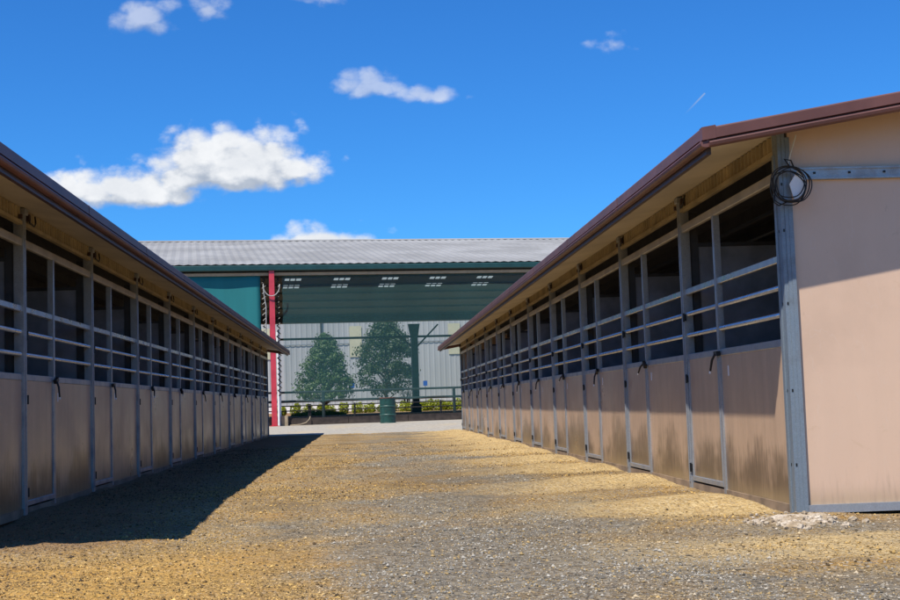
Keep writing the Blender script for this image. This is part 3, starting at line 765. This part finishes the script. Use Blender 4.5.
# --- camera (needed for nothing but the render)
F = 1300/900*36; CAMZ = .9
cam = bpy.data.cameras.new('camera'); cam.lens = F; cam.sensor_width = 36; cam.clip_end = 5000; cam.clip_start = .05
yaw, pitch, roll = radians(3.83), radians(4.54), radians(1.89)
fw = Vector((sin(yaw)*cos(pitch), cos(yaw)*cos(pitch), sin(pitch))); r0 = Vector((cos(yaw), -sin(yaw), 0)); u0 = r0.cross(fw)
rr = r0*cos(roll)-u0*sin(roll); uu = r0*sin(roll)+u0*cos(roll)
co = bpy.data.objects.new('camera', cam); COL.objects.link(co)
co.matrix_world = Matrix(((rr.x, uu.x, -fw.x, 0), (rr.y, uu.y, -fw.y, 0), (rr.z, uu.z, -fw.z, CAMZ), (0,0,0,1)))
S.camera = co

p1 = (-2.78, 92.); p2 = (1.42, 91.)
tree(*p1, 5.35, lambda t: 2.2*(1-t)**.68*min(1, .7+t*4)+.08, .10, 250, 11, M['leaf'], 'rounded mid green tree left of the drum, leafy low and pointed at the top', .2)
tree(*p2, 6.2, lambda t: 1.95*max(.12, (1-((t-.36)/.66)**2))**.6, .12, 235, 23, M['leaf_dark'], 'taller dark tree with bare lower trunk between the drum and the green far column', .22)
def bare_shrub():
    px, py = 2.9, 93.0; z = gz(px, py); rnd = random.Random(5); root = empty('twiggy_shrub', (px, py, z)); m = MB(); lf = MB()
    for i in range(26):
        a = rnd.random()*6.28; r = rnd.uniform(.3, 1.0); h = rnd.uniform(1.2, 2.3); e = Vector((r*cos(a), r*sin(a), h))
        m.tube([(0,0,-.05), tuple(e*.5+Vector((0,0,.2))), tuple(e)], [.02,.014,.006], 5)
        leaf_quads(lf, [e*rnd.uniform(.4,1.05)+Vector((rnd.gauss(0,.1), rnd.gauss(0,.1), rnd.gauss(0,.1))) for _ in range(9)], .09, rnd)
    m.build('twigs', M['bark'], root); lf.build('foliage', M['leaf_pale'], root)
    tag(root, 'thin pale twiggy shrub low behind the dark tree beside the far column', 'shrub')
bare_shrub()

def bush_mesh(seed, w, h, n):
    rnd = random.Random(seed); m = MB(); pts = []
    while len(pts) < n:
        x, y, z = rnd.uniform(-1,1), rnd.uniform(-1,1), rnd.uniform(0,1)
        if x*x+y*y+(z-.45)**2/.32 < 1+.25*sin(x*5+seed): pts.append(Vector((x*w, y*w, z*h)))
    leaf_quads(m, pts, .13, rnd); return m
bx = [-5.55,-4.6,-3.8,-3.0,-2.45,-1.5,-.55,.28,1.05,1.75,2.55,3.2,3.7,4.2,4.7,5.2,5.75,6.4,7.0,7.6]
places = ['just right of the white pipe','second right of the white pipe','below the left side of the rounded tree','under the rounded tree','right of the rounded tree trunk','under the right edge of the rounded tree','midway between the rounded tree and drum','second to the left of the drum','just left of the drum','hidden partly by the drum','first right of the drum','second right of the drum','third right of the drum','just left of the far column','behind the far column','just right of the far column','below the right blue sign','third left of the right barn','second left of the right barn','next to the right barn corner']
for i, x in enumerate(bx):
    y = 87.0+.11*x; w = .36+.10*((i*7) % 5)/4; h = .62+.18*((i*3) % 4)/3
    if i >= 10: w += .08
    o = bush_mesh(100+i, w, h, 520).build('hedge_bush', M['leaf_yellow'], loc=(x, y, gz(x, y)-.02))
    sz = 'small' if w < .42 else 'wide'; ht = 'tall' if h > .7 else 'low'
    tag(o, f'{sz} {ht} yellow-green hedge bush {places[i]}', 'bush', 'row of yellow-green bushes behind the arena')

def far_building():
    y0 = 108.; root = empty('metal_building', (1.0, y0, gz(1, y0))); z0 = .05; m = MB()
    st = .11; n = int(110/st); Hh = 9.5; b = 0; pr = [0, .0, .06, .06]
    for z in (-.4, Hh):
        for i in range(n+1): m.v.append((-52+i*st, -(0 if i % 4 else .03), z))
    for i in range(n): m.f.append([i, i+1, n+1+i+1, n+1+i]); m.mi.append(0)
    m.box(-52, 58, .1, 24, -.4, Hh+.05)
    m.build('wall', M['farwall'], root)
    m = MB(); m.prism([(-1,Hh-.1),(12,Hh+2.2),(25,Hh-.1),(25,Hh+.1),(12,Hh+2.4),(-1,Hh+.1)], (0,1,0), (0,0,1), (-53,0,0), (59,0,0)); m.build('roof', M['silver'], root, recalc=True)
    for u in (-26.9,-18.2,-9.75,-2.2,6.0,14.3,22.6):
        m = MB(); m.box(u-.02, u+.98, -.09, -.063, 4.35, 6.9); m.build('wall_skylight', M['yellowpanel'], root)
    m = MB(); m.box(-52, 58, -.085, -.061, 5.42, 5.5); m.build('girt_flashing', simple('girt_grey', (.2,.21,.22), .5), root)
    for u in (-25., -4.55, 16.):
        m = MB(); m.tube([(u,-.16,0), (u,-.16,Hh-.2)], .07, 8); m.build('downspout', M['steel_dark'], root)
    tag(root, 'long grey ribbed metal building with yellowed wall panels beyond the trees', 'building')
    m = MB(); m.box(-40, 46, 99.8, 100.1, .2, 1.02); tag(m.build('low_wall', M['bwhite']), 'low white wall running behind the row of bushes', 'wall')
far_building()
for x, lab in ((-.95, 'small blue sign on a thin post between the two trees'), (4.35, 'small blue sign on a thin post right of the dark far column')):
    root = empty('parking_sign', (x, 95, gz(x, 95))); m = MB(); m.tube([(0,0,-.1),(0,0,2.1)], .03, 8); m.build('post', M['galv'], root)
    m = MB(); m.box(-.15, .15, -.05, -.03, 1.72, 2.08); m.build('sign_face', M['blue'], root)
    tag(root, lab, 'sign', 'blue signs beyond the arena')
# grass mound seen through the fence
m = MB(); rnd = random.Random(9)
for i in range(2600):
    a = rnd.random()*6.28; r = sqrt(rnd.random()); x = -3.0+1.75*r*cos(a); y = 82.5+1.6*r*sin(a); h = .20*(1-r*r)
    z = gz(x, y)+h; l = rnd.uniform(.08, .2); d = rnd.random()*6.28; w = .02
    m.add([(x-w*cos(d), y-w*sin(d), z-.1), (x+w*cos(d), y+w*sin(d), z-.1), (x+rnd.gauss(0,.05), y+rnd.gauss(0,.05), z+l)], [(0,1,2)])
tag(m.build('grass', M['grass']), 'patch of short green grass under the rounded tree', 'grass', kind='stuff')

# ------------------------------------------------------------------ light
sd = Vector((.37, .475, -1)).normalized()
sun = bpy.data.lights.new('sun', 'SUN'); sun.energy = 5.0; sun.angle = radians(.53); sun.color = (1, .95, .86)
so = bpy.data.objects.new('sun', sun); COL.objects.link(so); so.rotation_euler = sd.to_track_quat('-Z', 'Y').to_euler(); so.location = (-20, -20, 50)
w = bpy.data.worlds.new('World'); S.world = w; w.use_nodes = True; w.cycles.sampling_method = 'MANUAL'; w.cycles.sample_map_resolution = 512; t = w.node_tree; t.nodes.clear()
def N(typ, **k):
    nd = t.nodes.new(typ)
    for a, b in k.items(): setattr(nd, a, b)
    return nd
def put(s, v):
    if isinstance(v, bpy.types.NodeSocket): t.links.new(v, s)
    else: s.default_value = v
def mth(op, a, b=0., c=0., clamp=False):
    nd = N('ShaderNodeMath', operation=op, use_clamp=clamp)
    for i, v in enumerate((a, b, c)): put(nd.inputs[i], v)
    return nd.outputs[0]
def sm(v, lo, hi, a=0., b=1.):
    nd = N('ShaderNodeMapRange', interpolation_type='SMOOTHSTEP', clamp=True)
    for i, q in enumerate((v, lo, hi, a, b)): put(nd.inputs[i], q)
    return nd.outputs[0]
sky = N('ShaderNodeTexSky', sky_type='NISHITA', sun_disc=False)
sky.sun_elevation = math.asin(-sd.z); sky.sun_rotation = math.atan2(-sd.x, -sd.y); sky.air_density = 1.0; sky.dust_density = .15; sky.ozone_density = 2.0; sky.altitude = 300
hs = N('ShaderNodeHueSaturation'); hs.inputs['Saturation'].default_value = 1.12; hs.inputs['Hue'].default_value = .5; hs.inputs['Value'].default_value = 1.0; put(hs.inputs['Color'], sky.outputs[0])
tint = N('ShaderNodeMix', data_type='RGBA', blend_type='MULTIPLY'); tint.inputs[0].default_value = 1; put(tint.inputs[6], hs.outputs[0]); tint.inputs[7].default_value = (.25, .72, 1.24, 1)
tc = N('ShaderNodeTexCoord'); sp = N('ShaderNodeSeparateXYZ'); put(sp.inputs[0], tc.outputs['Generated'])
yy = mth('MAXIMUM', sp.outputs[1], .05); U = mth('DIVIDE', sp.outputs[0], yy); V = mth('DIVIDE', sp.outputs[2], yy)
def d2uv(px, py):
    d = fw+rr*((px-450)/1300)-uu*((py-300)/1300); return d.x/d.y, d.z/d.y
CL = [(238,174,92,54,.36,1.6),(205,162,58,40,.4,1.25),(190,178,60,34,.4,1.2),(130,197,80,36,.35,1.35),(80,193,42,28,.4,1.0),(298,172,36,26,.4,1.0),
      (325,242,56,21,.5,1.2),(370,86,42,21,.6,1.05),(425,95,42,12,.8,.75),(150,18,40,21,.9,.85),(207,9,24,14,.9,.75),(322,-2,26,9,.9,.6),(622,45,16,7,.9,.28)]
def density(dv):
    Vv = mth('ADD', V, dv) if dv else V
    cmb = N('ShaderNodeCombineXYZ'); put(cmb.inputs[0], U); put(cmb.inputs[1], mth('MULTIPLY', Vv, 1.35)); put(cmb.inputs[2], .37)
    nz = N('ShaderNodeTexNoise'); put(nz.inputs['Vector'], cmb.outputs[0]); nz.inputs['Scale'].default_value = 30; nz.inputs['Detail'].default_value = 7; nz.inputs['Roughness'].default_value = .6
    wv = N('ShaderNodeMix', data_type='VECTOR'); wv.inputs[0].default_value = .012; put(wv.inputs[4], cmb.outputs[0]); put(wv.inputs[5], nz.outputs['Color'])
    vo = N('ShaderNodeTexVoronoi', feature='F1'); put(vo.inputs['Vector'], wv.outputs[1]); vo.inputs['Scale'].default_value = 58;
    puff = mth('SUBTRACT', .60, vo.outputs['Distance'])
    E = -1.0
    for px, py, a, b, flat, amp in CL:
        cu, cv = d2uv(px, py)
        du = mth('MULTIPLY', mth('SUBTRACT', U, cu), 1300/a); q = mth('MULTIPLY', mth('SUBTRACT', Vv, cv), 1300/b)
        q = mth('MAXIMUM', q, mth('MULTIPLY', q, -1/flat))
        r = mth('SQRT', mth('ADD', mth('MULTIPLY', du, du), mth('MULTIPLY', q, q)))
        e = mth('MULTIPLY', mth('SUBTRACT', 1., r), amp)
        E = e if isinstance(E, float) else mth('MAXIMUM', E, e)
    return mth('ADD', mth('ADD', E, mth('MULTIPLY', puff, .75)), mth('MULTIPLY', mth('SUBTRACT', nz.outputs['Fac'], .5), 1.7)), E, nz.outputs['Fac']
d0, E0, n0 = density(0); d1, E1, n1 = density(.012)
front = mth('GREATER_THAN', sp.outputs[1], .2)
thin = sm(V, .205, .25, 1., .5)
alpha = mth('MULTIPLY', mth('MULTIPLY', thin, sm(d0, .0, .75), sm(E0, -.4, .15)), front)
lit = sm(mth('SUBTRACT', d0, d1), -.55, .45)
lit = mth('ADD', mth('MULTIPLY', lit, .75), mth('MULTIPLY', sm(n0, .35, .7), .25))
ccol = N('ShaderNodeMix', data_type='RGBA'); put(ccol.inputs[0], lit); ccol.inputs[6].default_value = (3.3,3.8,4.6,1); ccol.inputs[7].default_value = (7.6,7.7,7.8,1)
# short vapour trail
(ax, ay), (bx_, by_) = d2uv(683, 116), d2uv(705, 93); ln = sqrt((bx_-ax)**2+(by_-ay)**2); ex, ey = (bx_-ax)/ln, (by_-ay)/ln
al = mth('ADD', mth('MULTIPLY', mth('SUBTRACT', U, ax), ex/ln), mth('MULTIPLY', mth('SUBTRACT', V, ay), ey/ln))
ac = mth('ABSOLUTE', mth('ADD', mth('MULTIPLY', mth('SUBTRACT', U, ax), -ey), mth('MULTIPLY', mth('SUBTRACT', V, ay), ex)))
trail = mth('MULTIPLY', mth('MULTIPLY', sm(ac, .0, .0011, .5, 0.), sm(al, 0., .9)), mth('LESS_THAN', al, 1.0)); trail = mth('MULTIPLY', trail, front)
alpha = mth('MAXIMUM', mth('MULTIPLY', alpha, .97), trail)
fin = N('ShaderNodeMix', data_type='RGBA'); put(fin.inputs[0], alpha); put(fin.inputs[6], tint.outputs[2]); put(fin.inputs[7], ccol.outputs[2])
bg = N('ShaderNodeBackground'); bg.inputs[1].default_value = .096; put(bg.inputs[0], fin.outputs[2])
wo = N('ShaderNodeOutputWorld'); t.links.new(bg.outputs[0], wo.inputs[0])
S.view_settings.view_transform = 'Standard'; S.view_settings.look = 'None'; S.view_settings.gamma = 1; S.view_settings.use_curve_mapping = False
S.view_settings.exposure = .38
S.render.engine = 'CYCLES'; S.cycles.max_bounces = 8; S.cycles.transparent_max_bounces = 12
